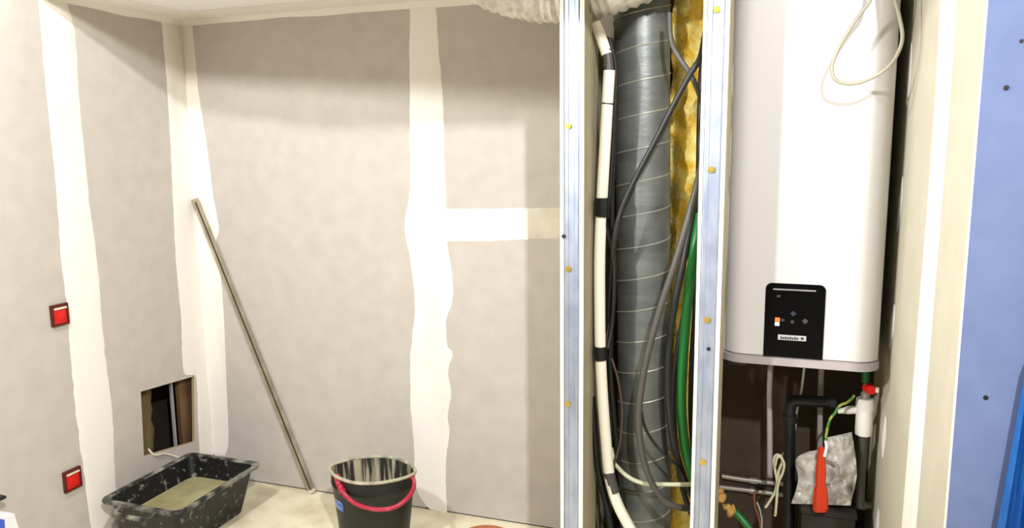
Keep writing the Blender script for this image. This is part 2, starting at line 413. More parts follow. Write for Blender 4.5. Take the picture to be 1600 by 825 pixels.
def cable(name, pts, r, m, label, cat='cable', y=None, group=None, seg=10, n=8, parent=None):
    """pts: (px, py, depth)"""
    bm = bmesh.new(); tube(bm, [onY(a, b, (c if y is None else y)) for a, b, *cc in pts for c in (cc or [0])], r, seg, n)
    o = link(name, bm, m, parent)
    if label: tag(o, label, cat, group)
    return o

# white lagged pipe with its ties
lp = [(930, 36), (939, 58), (948, 85), (952, 110), (948, 180), (944, 250), (940, 323), (937, 400), (937, 480), (938, 545), (941, 610), (946, 680), (953, 748), (966, 790), (990, 835), (1010, 870)]
W = thing('insulated_pipe', 'white insulated pipe running down the left of the duct, tied with black tape', 'pipe', onY(938, 545, 2.2))
bm = bmesh.new(); tube(bm, [onY(a, b, 2.2) for a, b in lp[3:]], 0.0168, 16); link('pipe_insulation', bm, m_lag, W)
bm = bmesh.new(); tube(bm, [onY(a, b, 2.2) for a, b in lp[:3]], 0.0155, 16); link('upper_insulation', bm, m_lag, W)
bm = bmesh.new(); tube(bm, [onY(a, b, 2.2) for a, b in ((947, 78), (950, 92), (952, 113))], 0.014, 14); link('bare_pipe', bm, m_greycon, W)
bm = bmesh.new(); tube(bm, [onY(a, b, 2.2) for a, b in ((941, 309), (941, 323), (940, 338))], 0.0225, 16); link('tape_band', bm, m_tape, W)
bm = bmesh.new(); tube(bm, [onY(a, b, 2.2) for a, b in ((938, 541), (938, 551), (939, 562))], 0.0205, 16); link('tape_band', bm, m_tape, W)
bm = bmesh.new(); tube(bm, [onY(a, b, 2.2) for a, b in ((951, 737), (955, 754), (960, 769))], 0.0172, 16); link('joint_sleeve', bm, m_greycon, W)
bm = bmesh.new(); tube(bm, [onY(a, b, 2.2) for a, b in ((949.4, 161), (949.2, 163))], 0.0175, 16, smoothpath=False); link('cable_tie', bm, m_tape, W)

cable('thin_cable', [(952, 60, 2.21), (962, 110, 2.215), (959, 200, 2.215), (952, 310, 2.215), (945, 345, 2.2), (955, 385, 2.22), (960, 430, 2.22), (957, 500, 2.22), (950, 545, 2.2)], 0.0068, m_blackrub, 'thin black cable strapped along the white insulated pipe')
cable('thin_cable', [(956, 560, 2.205), (966, 595, 2.22), (972, 640, 2.22), (969, 690, 2.22), (960, 725, 2.21), (957, 760, 2.2)], 0.0036, m_brown, 'thin brown wire bowing out below the lower black tape band')
cable('power_cable', [(925, 620, 2.23), (930, 690, 2.23), (936, 740, 2.24), (950, 800, 2.24), (958, 850, 2.24)], 0.0105, m_blackrub, 'black cable low down, left of the white insulated pipe')
cable('thin_cable', [(961, 395, 2.23), (962, 440, 2.23), (957, 485, 2.23), (949, 520, 2.23), (946, 548, 2.215)], 0.003, m_brown, 'thin brown wire above the lower black tape band')
# conduits
cable('power_cable', [(957, 96, 2.225), (963, 150, 2.235), (960, 230, 2.235), (956, 320, 2.235), (958, 400, 2.24), (957, 470, 2.245), (953, 545, 2.235), (955, 600, 2.235), (962, 680, 2.24), (970, 760, 2.245), (985, 850, 2.245)], 0.0075, m_blackrub, 'black cable in the gap between the white insulated pipe and the duct')
cable('power_cable', [(1099, 90, 2.36), (1096, 150, 2.33), (1094, 230, 2.32), (1093, 320, 2.32), (1091, 400, 2.33), (1088, 480, 2.34), (1083, 560, 2.35), (1081, 640, 2.35), (1085, 700, 2.36), (1094, 745, 2.38), (1106, 780, 2.4)], 0.0115, m_blackrub, 'black cable added to darken the left edge of the right steel stud')  # extra strand, put in to darken the gap beside the stud
cable('conduit', [(1046, 20, 2.24), (1048, 60, 2.24), (1058, 85, 2.23), (1078, 115, 2.23), (1090, 140, 2.24), (1100, 170, 2.3)], 0.0075, m_greycon, 'short grey conduit crossing the yellow insulation at the top of the shaft')
cable('conduit', [(1102, 50, 2.3), (1094, 90, 2.2), (1076, 120, 2.19), (1052, 165, 2.19), (1024, 220, 2.19), (995, 275, 2.19), (972, 325, 2.19), (961, 370, 2.195), (955, 430, 2.24), (950, 520, 2.26)], 0.0082, m_darkcon, 'long dark conduit slanting across the upper half of the spiral duct')
cable('conduit', [(1100, 240, 2.3), (1090, 285, 2.22), (1074, 345, 2.2), (1055, 410, 2.19), (1032, 480, 2.19), (1014, 545, 2.19), (1003, 600, 2.19), (998, 650, 2.19), (1002, 700, 2.19), (1014, 745, 2.19), (1036, 780, 2.2), (1062, 793, 2.22), (1095, 794, 2.3)], 0.0098, m_greycon, 'thick grey conduit sweeping down in front of the spiral duct')
cable('conduit', [(1090, 305, 2.34), (1073, 385, 2.27), (1056, 465, 2.255), (1045, 540, 2.25), (1043, 600, 2.25), (1050, 680, 2.26), (1068, 745, 2.3), (1094, 800, 2.36)], 0.0105, m_darkcon, 'dark conduit between the thick grey conduit and the green one')
cable('conduit', [(1088, 420, 2.40), (1072, 480, 2.35), (1060, 540, 2.335), (1052, 620, 2.335), (1056, 700, 2.34), (1070, 775, 2.36), (1092, 830, 2.42)], 0.009, m_darkcon, 'dark conduit just left of the green conduit')
cable('green_conduit', [(1094, 335, 2.31), (1086, 385, 2.27), (1077, 450, 2.265), (1070, 520, 2.27), (1065, 600, 2.28), (1066, 660, 2.285), (1074, 715, 2.29), (1086, 755, 2.3), (1100, 785, 2.34)], 0.0148, m_green, 'thick green conduit beside the right steel stud')
cable('thin_cable', [(1001, 640, 2.215), (1008, 668, 2.22), (1022, 692, 2.23), (1040, 712, 2.24), (1056, 726, 2.26), (1072, 748, 2.3)], 0.0045, m_darkcon, 'thin dark cable slanting right, low on the spiral duct')
cable('cream_cable', [(955, 700, 2.26), (962, 725, 2.24), (980, 744, 2.23), (1005, 755, 2.23), (1040, 757, 2.23), (1070, 757, 2.25), (1096, 757, 2.3)], 0.0068, m_cream, 'cream cable running level across the foot of the spiral duct')

# sagging flexible hose passing over the partition
bm = bmesh.new()
hp = [(690, -75), (725, -44), (765, -21), (805, -8), (845, -1), (880, 0), (915, -3), (950, -13), (1000, -31), (1045, -52)]
hpts = spline([onY(a, b, 2.238) for a, b in hp], 10)
rings = tube(bm, hpts, 0.064, 26, smoothpath=False)
for i, rg in enumerate(rings):
    c = hpts[i]
    for v in rg:
        d = (v.co - c).normalized()
        v.co += d * (0.004 * math.sin(i * 1.9) + 0.006 * noise.noise(v.co * 40))
        v.co.z = min(v.co.z, ZC - 0.003)
tag(link('flexible_duct', bm, m_hose, angle=60), 'crinkled whitish flexible duct sagging under the ceiling, over the left steel stud', 'duct')

# ------------------------------------------------------------------ water heater
def rounded_rect(x0, x1, y0, y1, r, n=8, back=0.004):
    pts = []
    for cx, cy, a0, rr in ((x1 - r, y0 + r, -90, r), (x1 - back, y1 - back, 0, back), (x0 + back, y1 - back, 90, back), (x0 + r, y0 + r, 180, r)):
        for k in range(n + 1):
            a = math.radians(a0 + 90 * k / n); pts.append((cx + rr * math.cos(a), cy + rr * math.sin(a)))
    return pts
BX0, BX1, BY = -0.147, 0.284, 2.30
HT = thing('water_heater', 'white flat wall-hung water heater with a black control panel', 'water heater', (0.07, 2.5, 0.86))
pr = rounded_rect(BX0, BX1, BY, YB - 0.004, 0.062, 10)
bm = bmesh.new()
prs = rounded_rect(BX0 + 0.004, BX1 - 0.004, BY + 0.004, YB - 0.006, 0.06, 10)
rings_mesh(bm, [[Vector((x, y, z)) for x, y in q] for z, q in ((0.884, prs), (0.887, pr), (1.2, pr), (1.6, pr), (1.985, pr), (1.99, prs))], True, True)
link('casing', bm, m_enamel, HT, angle=30)
bm = bmesh.new()
q0 = rounded_rect(BX0 - 0.003, BX1 + 0.003, BY - 0.003, YB - 0.004, 0.062, 10); q1 = rounded_rect(BX0 + 0.003, BX1 - 0.003, BY + 0.004, YB - 0.006, 0.06, 10)
rings_mesh(bm, [[Vector((x, y, z)) for x, y in q] for z, q in ((0.856, q1), (0.859, q0), (0.880, q0), (0.883, q1))], True, True)
link('bottom_plate', bm, m_gasket, HT, angle=30)
# control panel
a, b = onY(1197, 442, BY), onY(1285, 562, BY)
px0, px1, pz0, pz1 = a.x, b.x, 0.886, a.z + 0.001
bm = bmesh.new(); r = 0.017
def arch(x0, x1, z0, z1, r, y, ins=0.0):
    pts = [(x0 + ins, z0 + ins), (x1 - ins, z0 + ins)]
    for cx, a0 in ((x1 - r, 0), (x0 + r, 90)):
        for k in range(9):
            t = math.radians(a0 + 90 * k / 8); pts.append((cx + (r - ins) * math.cos(t), z1 - r + (r - ins) * math.sin(t)))
    return [Vector((x, y, z)) for x, z in pts]
rings_mesh(bm, [arch(px0, px1, pz0, pz1, r, BY + 0.001), arch(px0, px1, pz0, pz1, r, BY - 0.003), arch(px0, px1, pz0, pz1, r, BY - 0.0045, 0.0015)], True, True)
PN = link('control_panel', bm, m_panel, HT, angle=30)
yf = BY - 0.0045
def onpanel(name, x0, y0, x1, y1, m, th=0.0012, bev=0.0005):
    p, q = onY(x0, y0, yf), onY(x1, y1, yf); bm = bmesh.new()
    box(bm, (p.x, yf - th, q.z), (q.x, yf + 0.0005, p.z), bev); return link(name, bm, m, PN)
onpanel('light_bar', 1208, 450.5, 1275, 456, m_bar)
lg = onpanel('name_plate', 1215.5, 522.5, 1259.5, 533.5, m_plate)
# faint dark lettering strokes and the round mark on the plate
bm = bmesh.new()
for k in range(8):
    p = onY(1219.5 + k * 3.6, 525.5 + k * 0.2 + (k % 2) * 0.7, yf); q = onY(1222 + k * 3.6, 529.6 + k * 0.2, yf)
    box(bm, (p.x, yf - 0.0018, q.z), (q.x, yf - 0.001, p.z))
p = onY(1253.5, 529, yf); cyl(bm, (p.x, yf - 0.0014, p.z), (0, 1, 0), 0.0042, 0.0008, 12)
link('plate_lettering', bm, m_ink, PN)
onpanel('indicator_light', 1211, 496, 1218.5, 503, m_led_r)
onpanel('indicator_light', 1211, 503.5, 1217.5, 509, m_led_w)
onpanel('small_mark', 1214, 461, 1219.5, 464.5, m_dimgrey)
def key(cx, cy, r, m):
    p = onY(cx, cy, yf); bm = bmesh.new()
    vs = [bm.verts.new((p.x + r * dx, yf - 0.001, p.z + r * dz)) for dx, dz in ((1, 0), (0, 1), (-1, 0), (0, -1))]
    bk = [bm.verts.new((v.co.x, yf + 0.0005, v.co.z)) for v in vs]
    bm.faces.new(vs)
    for k in range(4): bm.faces.new((vs[k], vs[(k + 1) % 4], bk[(k + 1) % 4], bk[k]))
    link('key', bm, m, PN, smooth=False)
key(1239.5, 490, 0.0085, m_dimblue); key(1223, 500, 0.006, m_dimblue); key(1258, 502, 0.0085, m_dimgrey); key(1238, 503, 0.006, m_dimgrey)
# pipes dropping from the heater
def hpipe(name, pts, r, m, seg=14):
    bm = bmesh.new(); tube(bm, pts, r, seg, 8); return link(name, bm, m, HT)
YP = 2.62
def pp(x, y, d=YP): return onY(x, y, d)
a = pp(1203, 600); hpipe('feed_pipe', [Vector((a.x - 0.025, 2.60, 0.857)), Vector((a.x - 0.012, 2.605, 0.842)), Vector((a.x - 0.001, 2.615, 0.815)), a + Vector((0, 0, -0.03)), pp(1203, 680), pp(1203, 745)], 0.0092, m_gasket)
a = pp(1282, 600); hpipe('outlet_pipe', [Vector((a.x + 0.02, 2.60, 0.857)), Vector((a.x + 0.008, 2.605, 0.84)), Vector((a.x, 2.615, 0.812)), pp(1281.5, 640), pp(1281, 720)], 0.0092, m_gasket)
hpipe('power_lead', [Vector((pp(1258, 580).x, 2.6, 0.857)), pp(1253, 605), pp(1248, 625, 2.6), pp(1244, 650, 2.64), pp(1238, 690, 2.64), pp(1221, 712, 2.64)], 0.004, m_white)
# bracket at the left below the plate
bm = bmesh.new(); p = onY(1137, 573, 2.32); q = onY(1166, 581, 2.32); box(bm, (p.x, 2.32, 0.845), (q.x, 2.4, 0.857), 0.002); link('bracket', bm, m_darkcon, HT)

# black waste pipe
bm = bmesh.new()
tube(bm, [onY(1302, 629, 2.56), onY(1270, 627, 2.56), onY(1247, 626, 2.56), onY(1238, 629, 2.56), onY(1234, 640, 2.56), onY(1234, 660, 2.56), onY(1233, 740, 2.56), onY(1232, 830, 2.56), onY(1231, 1000, 2.56)], 0.0185, 18)
WP = thing('waste_pipe', 'black plastic waste pipe with an elbow under the water heater', 'pipe', onY(1234, 660, 2.56))
link('elbow_pipe', bm, m_black, WP)
bm = bmesh.new()
for ps in ([(1226, 652), (1243, 652)], [(1252, 617), (1252, 637)]):
    pass
tube(bm, [onY(1234, 648, 2.56), onY(1234, 660, 2.56)], 0.0225, 18, smoothpath=False); link('collar', bm, m_blackrub, WP)
bm = bmesh.new(); tube(bm, [onY(1296, 629, 2.56), onY(1306, 629.5, 2.56)], 0.0235, 18, smoothpath=False); link('collar', bm, m_blackrub, WP)

# white siphon of the safety group
SG = thing('safety_valve', 'white plastic funnel siphon with a red knob at the right, under the heater', 'valve', onY(1348, 650, 2.5))
def lathe(bm, base, prof, seg=24):
    rings_mesh(bm, [[base + Vector((r * math.cos(2 * PI * k / seg), r * math.sin(2 * PI * k / seg), z)) for k in range(seg)] for r, z in prof], True, True)
c = onY(1348.5, 680, 2.5); top = onY(1349, 622, 2.5).z - c.z
bm = bmesh.new(); lathe(bm, Vector((c.x, 2.5, c.z)), [(0.019, 0), (0.0235, 0.003), (0.0245, 0.02), (0.0245, top * 0.68), (0.0265, top * 0.69), (0.0265, top * 0.86), (0.0255, top * 0.88), (0.0255, top * 0.97), (0.022, top)])
link('body', bm, m_white, SG, angle=25)
bm = bmesh.new(); tube(bm, [onY(1338, 640, 2.5), onY(1322, 641, 2.5)], 0.0125, 14, smoothpath=False); tube(bm, [onY(1323, 641, 2.5), onY(1309, 642.5, 2.5)], lambda u: 0.0105 - 0.003 * u, 14, smoothpath=False); link('side_nozzle', bm, m_white, SG)
bm = bmesh.new(); lathe(bm, Vector((c.x, 2.5, c.z + top - 0.002)), [(0.014, 0), (0.014, 0.02), (0.009, 0.024), (0.009, 0.05)], 16); link('valve_stem', bm, m_copper, SG)
p = onY(1358, 606, 2.5); bm = bmesh.new(); rings = []
cyl(bm, (p.x, 2.49, p.z), (0.25, -1, 0), 0.0175, 0.03, 10, 0.014); link('red_knob', bm, m_red, SG)
p = onY(1366, 607, 2.5); bm = bmesh.new(); cyl(bm, (p.x + 0.002, 2.487, p.z), (1, -0.2, 0), 0.009, 0.02, 14); link('knob_cap', bm, m_fill2, SG)
p = onY(1352, 592, 2.5); bm = bmesh.new(); tube(bm, [Vector((p.x, 2.5, p.z - 0.01)), Vector((p.x, 2.5, 0.857))], 0.012, 12, smoothpath=False); link('green_pipe', bm, m_green, SG)
q = onY(1349, 690, 2.5); bm = bmesh.new(); tube(bm, [Vector((c.x, 2.5, c.z + 0.004)), onY(1346, 720, 2.5), onY(1343, 790, 2.5)], 0.014, 14); link('drain_pipe', bm, m_greycon, SG)
cable('earth_wire', [(1335, 618, 2.47), (1325, 628, 2.46), (1312, 634, 2.455), (1304, 646, 2.45), (1297, 655, 2.45), (1292, 672, 2.45), (1290, 690, 2.45)], 0.0042, m_yg, 'yellow and green earth wire curling beside the white siphon', 'wire')

# crumpled film bag
bm = bmesh.new()
Lp = [(1290, 684), (1287, 700), (1262, 706), (1243, 718), (1247, 745), (1244, 765), (1236, 787)]
Rp = [(1331, 675), (1334, 695), (1337, 715), (1339, 740), (1336, 760), (1332, 775), (1329, 790)]
LL = spline([(a, b, 0) for a, b in Lp], 6); RR = spline([(a, b, 0) for a, b in Rp], 6)
nr_, nc_ = len(LL) - 1, 26
G = []
for layer in (0, 1):
    g = []
    for i in range(nr_ + 1):
        row = []
        for j in range(nc_ + 1):
            q = LL[i].lerp(RR[i], j / nc_)
            puff = 0.02 * (min(1, 5 * min(j / nc_, 1 - j / nc_)) * min(1, 5 * min(i / nr_, 1 - i / nr_)))
            yy = 2.46 + (puff if layer else -puff) + 0.02 * noise.noise(Vector((q.x / 14, q.y / 14, layer * 3))) + 0.01 * noise.noise(Vector((q.x / 6, q.y / 5, layer)))
            rr = math.hypot(q.x - 1293, q.y - 737)
            if rr < 17 and not layer: yy += 0.016 * (1 if rr < 13 else (17 - rr) / 4)
            elif rr < 22 and not layer: yy -= 0.006
            row.append(bm.verts.new(onY(q.x, q.y, yy)))
        g.append(row)
    for A, B in zip(g, g[1:]):
        for j in range(nc_): bm.faces.new((A[j], A[j + 1], B[j + 1], B[j]))
    G.append(g)
f, k = G
for i in range(nr_):
    for j in (0, nc_): bm.faces.new((f[i][j], f[i + 1][j], k[i + 1][j], k[i][j]))
for j in range(nc_):
    for i in (0, nr_): bm.faces.new((f[i][j], f[i][j + 1], k[i][j + 1], k[i][j]))
BG = tag(link('plastic_bag', bm, m_film, angle=70), 'crumpled whitish plastic bag hanging under the water heater', 'bag')
bm = bmesh.new(); tube(bm, [onY(1293 + 18 * math.cos(2 * PI * k / 28), 737 + 18.5 * math.sin(2 * PI * k / 28), 2.43) for k in range(28)], 0.002, 8, smoothpath=False, close=True); link('grip_ring', bm, m_lgrey, BG)
# orange red strip
bm = bmesh.new()
prof = [(698, 4), (708, 6), (722, 7), (740, 8.5), (757, 8), (762, 10), (778, 12), (795, 12.5), (801, 9)]
G = []
for (py, hw) in prof:
    cxp = 1283 - (py - 700) * 0.012; row = []
    ring = []
    for k in range(16):
        a = 2 * PI * k / 16
        p = onY(cxp + hw * math.cos(a) * (1 + 0.08 * math.sin(5 * a)), py, 2.415 + 0.009 * math.sin(a) + 0.002 * math.sin(4 * a))
        ring.append(p)
    G.append(ring)
rings_mesh(bm, G, True, True)
tag(link('orange_tag', bm, m_tag, angle=60), 'orange-red plastic strip hanging in front of the crumpled bag', 'tag')
bm = bmesh.new(); tube(bm, [onY(1290, 690, 2.445), onY(1291, 700, 2.42), onY(1288, 714, 2.405)], 0.0042, 8); tag(link('wire_sleeve', bm, m_white), 'short white sleeve just above the orange-red strip', 'sleeve')

# white looped lead
bm = bmesh.new()
tube(bm, [onY(a, b, 2.44) for a, b in ((1196, 793), (1204, 781), (1211, 768), (1215, 750), (1217, 735), (1222, 722), (1220, 713), (1213, 711), (1209, 719), (1211, 735), (1214, 752), (1214, 775), (1211, 806))], 0.0042, 8)
tube(bm, [onY(a, b, 2.432) for a, b in ((1211, 728), (1214, 716), (1219, 714), (1225, 724), (1223, 738), (1217, 752), (1214.5, 765), (1213, 785), (1212, 802))], 0.0038, 8)
tag(link('looped_lead', bm, m_cream), 'white cable folded into a loop and left hanging below the heater', 'cable')

# pipes low in the recess
def lowpipe(pts, r, m, label, fit=None):
    t = thing('copper_pipe', label, 'pipe', onY(*pts[0]))
    bm = bmesh.new(); tube(bm, [onY(*p) for p in pts], r, 14, 6); link('tube', bm, m, t)
    if fit:
        bm = bmesh.new(); tube(bm, [onY(*p) for p in fit], r * 1.35, 14, 6, smoothpath=False); link('fitting', bm, m_copper, t)
lowpipe([(1128, 744, 2.718), (1160, 749, 2.718), (1200, 754, 2.718), (1240, 758, 2.718)], 0.0085, m_copper, 'upper of the two level grey pipes at the left below the heater', [(1172, 750.5, 2.718), (1184, 752, 2.718)])
lowpipe([(1124, 761, 2.718), (1160, 765, 2.718), (1206, 771, 2.718), (1240, 776, 2.718)], 0.0085, m_copper, 'lower of the two level grey pipes at the left below the heater', [(1172, 766.5, 2.718), (1182, 768, 2.718)])
lowpipe([(1290, 784, 2.6), (1320, 786, 2.6), (1352, 789, 2.6), (1368, 790, 2.6)], 0.0125, m_copper, 'level metal pipe behind the bottom of the crumpled bag', [(1340, 788, 2.6), (1352, 789, 2.6)])
cable('green_conduit', [(1146, 798, 2.45), (1156, 808, 2.44), (1168, 822, 2.43), (1182, 842, 2.42), (1200, 875, 2.42), (1208, 965, 2.42)], 0.0115, m_green, 'green conduit slanting down at the foot of the recess, beside a mustard rag')
bm = bmesh.new()
tube(bm, [onY(a, b, 2.44) for a, b in ((1119, 764), (1126, 776), (1130, 788), (1138, 795), (1147, 800))], lambda u: 0.012 + 0.006 * math.sin(u * 9) + 0.004 * math.sin(u * 23), 12)
for v in bm.verts: v.co += Vector((noise.noise(v.co * 60), noise.noise(v.co * 60 + Vector((4, 4, 4))), noise.noise(v.co * 60 + Vector((9, 9, 9))))) * 0.007
tag(link('torn_rag', bm, m_mustard, angle=70), 'small mustard yellow torn rag at the foot of the recess', 'rag')
cable('thin_cable', [(1178, 770, 2.5), (1180, 790, 2.5), (1185, 806, 2.5), (1189, 835, 2.5), (1192, 955, 2.5)], 0.004, m_rust, 'thin rust-red wire hanging below the level grey pipes')
cable('thin_cable', [(1183, 785, 2.49), (1189, 803, 2.49), (1190, 830, 2.49), (1184, 955, 2.49)], 0.0032, m_lgrey, 'thin grey wire hanging beside a rust-red one')
# box on the floor of the recess: its top shows as a dark shelf
BXT = thing('dark_box', 'dark brown box standing below the crumpled bag', 'box', (0.17, 2.52, 0))
bm = bmesh.new(); p = onY(1252, 790, 2.5); q = onY(1335, 790, 2.5); zt = onY(1280, 806, 2.44).z
box(bm, (p.x, 2.44, 0.0), (q.x, 2.7, zt), 0.006); link('carton', bm, m_dark, BXT)
bm = bmesh.new(); box(bm, (p.x - 0.004, 2.436, zt), (q.x + 0.004, 2.704, zt + 0.02), 0.004); link('lid', bm, m_dark, BXT)

# loop of white cable at the top, over the heater
cable('hanging_cable', [(1372, -60, 2.21), (1362, -5, 2.205), (1345, 20, 2.2), (1325, 50, 2.2), (1308, 80, 2.2), (1300, 105, 2.2), (1305, 124, 2.2), (1325, 131, 2.2), (1352, 126, 2.19), (1384, 108, 2.18), (1402, 85, 2.17), (1410, 58, 2.165), (1405, 25, 2.165), (1397, -5, 2.17), (1388, -60, 2.19)], 0.0048, m_dullcream,
      'loop of cream white cable hanging in front of the top of the heater')

# ------------------------------------------------------------------ opening in the left wall: what shows inside
bm = bmesh.new(); y0 = hole[0].y
ST = thing('hidden_stud', 'galvanised stud edge seen inside the square opening in the left wall', 'stud', (XL - 0.08, 2.51, 0))
yst = onX(269, 650, XL - 0.03).y
rings_mesh(bm, [[Vector((x, y, z)) for x, y in ((XL - 0.02, yst), (XL - 0.02, yst + 0.006), (XL - 0.034, yst + 0.006), (XL - 0.034, yst))] for z in (0, 0.4, 0.8)], True, True)
link('channel', bm, m_plate, ST, smooth=False)
bm = bmesh.new(); box(bm, (XL - 0.072, yst + 0.07, 0), (XL - 0.045, yst + 0.16, 0.9), 0.004); tag(link('timber_stud', bm, m_wood), 'brown timber seen at the right inside the square wall opening', 'timber')
bm = bmesh.new(); box(bm, (XL - 0.04, yst + 0.13, 0), (XL - 0.025, yst + 0.16, 0.9), 0.002); tag(link('timber_batten', bm, m_wood), 'narrow batten by the corner inside the square wall opening', 'timber')
bm = bmesh.new(); tube(bm, [Vector((XL - 0.05, 2.30, 0.0)), Vector((XL - 0.06, 2.36, 0.2)), Vector((XL - 0.07, 2.40, 0.36)), Vector((XL - 0.1, 2.46, 0.6))], lambda u: 0.02 + 0.03 * math.sin(PI * u), 12)
for v in bm.verts: v.co += Vector((0.3, 1, 1)) * noise.noise(v.co * 25) * 0.012
tag(link('insulation_scrap', bm, m_olive, angle=70), 'olive brown scrap at the left inside the square wall opening', 'insulation')
bm = bmesh.new(); tube(bm, [Vector((XL - 0.12, 2.46, 0)), Vector((XL - 0.11, 2.45, 0.25)), Vector((XL - 0.12, 2.44, 0.7))], 0.02, 12); tag(link('sleeve_pipe', bm, m_navy), 'dark navy sleeve in the middle of the square wall opening', 'pipe')
# wire from the opening to the tray
bm = bmesh.new(); tube(bm, [Vector((XL - 0.05, 2.38, 0.30)), onX(240, 710, XL + 0.004), onX(258, 709, XL + 0.01), onX(278, 714, XL + 0.04), onX(296, 722, XL + 0.075), onX(304, 727, XL + 0.09)], 0.0035, 8)
tag(link('loose_wire', bm, m_fill2), 'thin pale wire drooping from the square wall opening onto the mortar tray', 'wire')

# ------------------------------------------------------------------ red boxes in the left wall
def redbox(a, b, label):
    A, B = PL(*a), PL(*b)
    cy, cz = (A.y + B.y) / 2, (A.z + B.z) / 2; hy = abs(B.y - A.y) / 2; hz = abs(A.z - B.z) / 2
    t = thing('junction_box', label, 'junction box', (XL, cy, cz), 'red junction boxes in the left wall')
    bm = bmesh.new(); th = 0.008
    box(bm, (XL, cy - hy, cz + hz - 0.009), (XL + 0.012, cy + hy, cz + hz), 0.0015); box(bm, (XL, cy - hy, cz - hz), (XL + 0.012, cy + hy, cz - hz + 0.006), 0.0015)
    box(bm, (XL, cy - hy, cz - hz + 0.006), (XL + 0.012, cy - hy + 0.009, cz + hz - 0.009), 0.0015); box(bm, (XL, cy + hy - 0.006, cz - hz + 0.006), (XL + 0.012, cy + hy, cz + hz - 0.009), 0.0015)
    link('frame', bm, m_darkred, t)
    bm = bmesh.new(); box(bm, (XL, cy - hy + 0.009, cz - hz + 0.006), (XL + 0.008, cy + hy - 0.006, cz + hz - 0.009), 0.002)
    box(bm, (XL + 0.006, cy - hy + 0.02, cz - hz + 0.02), (XL + 0.011, cy + hy - 0.016, cz + hz - 0.024), 0.002)
    link('cover', bm, m_red, t)
    bm = bmesh.new(); box(bm, (XL + 0.004, cy - hy + 0.012, cz + hz - 0.019), (XL + 0.0135, cy + hy - 0.008, cz + hz - 0.012), 0.001); link('highlight_strip', bm, m_fill2, t)  # pale strip painted as the highlight along the box top
redbox((76, 478), (106, 505), 'upper red junction box on the left wall, at mid height')
redbox((96, 739), (126, 758), 'lower red junction box on the left wall, near the floor beside the tray')

# ------------------------------------------------------------------ leaning rule
pb = Vector((-1.886, 2.709, 0.0)); pt = Vector((-2.408, 2.709, 1.285)); ax = (pt - pb).normalized()
sd = ax.cross(Vector((0, 1, 0))).normalized()
RU = thing('straightedge', 'long metal plasterer straightedge leaning into the corner of the two grey walls', 'straightedge', pb)
bm = bmesh.new(); hw, hd = 0.0112, 0.0105
def sec(c, w, d): return [c + sd * w * sx + Vector((0, d * sy, 0)) for sx, sy in ((-1, -1), (1, -1), (1, 1), (-1, 1))]
rings_mesh(bm, [sec(pt - ax * 0.06, hw - 0.003, hd - 0.003), sec(pt, hw - 0.003, hd - 0.003), sec(pt, hw, hd), sec(pb + ax * 0.012, hw, hd), sec(pb + ax * 0.012, hw - 0.003, hd - 0.003)], True, True)
link('tube', bm, m_pole, RU, smooth=False)
bm = bmesh.new(); rings_mesh(bm, [sec(pt - ax * 0.055, hw - 0.0035, hd - 0.0035), sec(pt - ax * 0.003, hw - 0.0035, hd - 0.0035)], True, True); link('hollow_end', bm, m_polein, RU, smooth=False)
bm = bmesh.new(); rings_mesh(bm, [[c - Vector((0, 0.0006, 0)) for c in sec(pb + ax * u - sd * (hw * 0.62) - Vector((0, hd, 0)), 0.0035, 0.0006)] for u in (0.02, 1.37)], True, True); link('groove', bm, m_polein, RU, smooth=False)
bm = bmesh.new(); rings_mesh(bm, [sec(pb + ax * 0.0055, hw + 0.001, hd + 0.001), sec(pb + ax * 0.02, hw + 0.001, hd + 0.001)], True, True); link('end_cap', bm, m_fill2, RU, smooth=False)

# ------------------------------------------------------------------ mortar tray
ZR = 0.2
tc_ = [onZ(155, 780, ZR), onZ(285, 800, ZR), onZ(418, 722, ZR), onZ(300, 711, ZR)]
TR = thing('mortar_tray', 'black spattered mortar tray of wet plaster on the floor in the corner', 'tray', (-2.19, 2.3, 0))
TX0, TX1, TY0, TY1 = -2.378, -2.005, 2.055, 2.535
def rrect(x0, x1, y0, y1, r, n=6):
    pts = []
    for cx, cy, a0 in ((x1 - r, y0 + r, -90), (x1 - r, y1 - r, 0), (x0 + r, y1 - r, 90), (x0 + r, y0 + r, 180)):
        for k in range(n + 1):
            a = math.radians(a0 + 90 * k / n); pts.append((cx + r * math.cos(a), cy + r * math.sin(a)))
    return pts
def trr(ins, z, r=0.05): return [Vector((x, y, z)) for x, y in rrect(TX0 + ins, TX1 - ins, TY0 + ins, TY1 - ins, r)]
bm = bmesh.new()
rings_mesh(bm, [trr(0.068, 0.0, 0.02), trr(0.06, 0.006, 0.024), trr(0.022, ZR - 0.02, 0.028), trr(0.016, ZR - 0.012, 0.03), trr(0.024, ZR - 0.005, 0.028), trr(0.064, 0.02, 0.024)], True, True)
link('tub', bm, m_tray, TR, angle=50)
bm = bmesh.new()
rings_mesh(bm, [trr(0.02, ZR - 0.014, 0.028), trr(0.0, ZR - 0.014, 0.034), trr(-0.003, ZR - 0.007, 0.035), trr(0.0, ZR, 0.034), trr(0.014, ZR + 0.001, 0.03), trr(0.022, ZR - 0.004, 0.027), trr(0.02, ZR - 0.014, 0.028)])
link('rim', bm, m_rim, TR, angle=60)
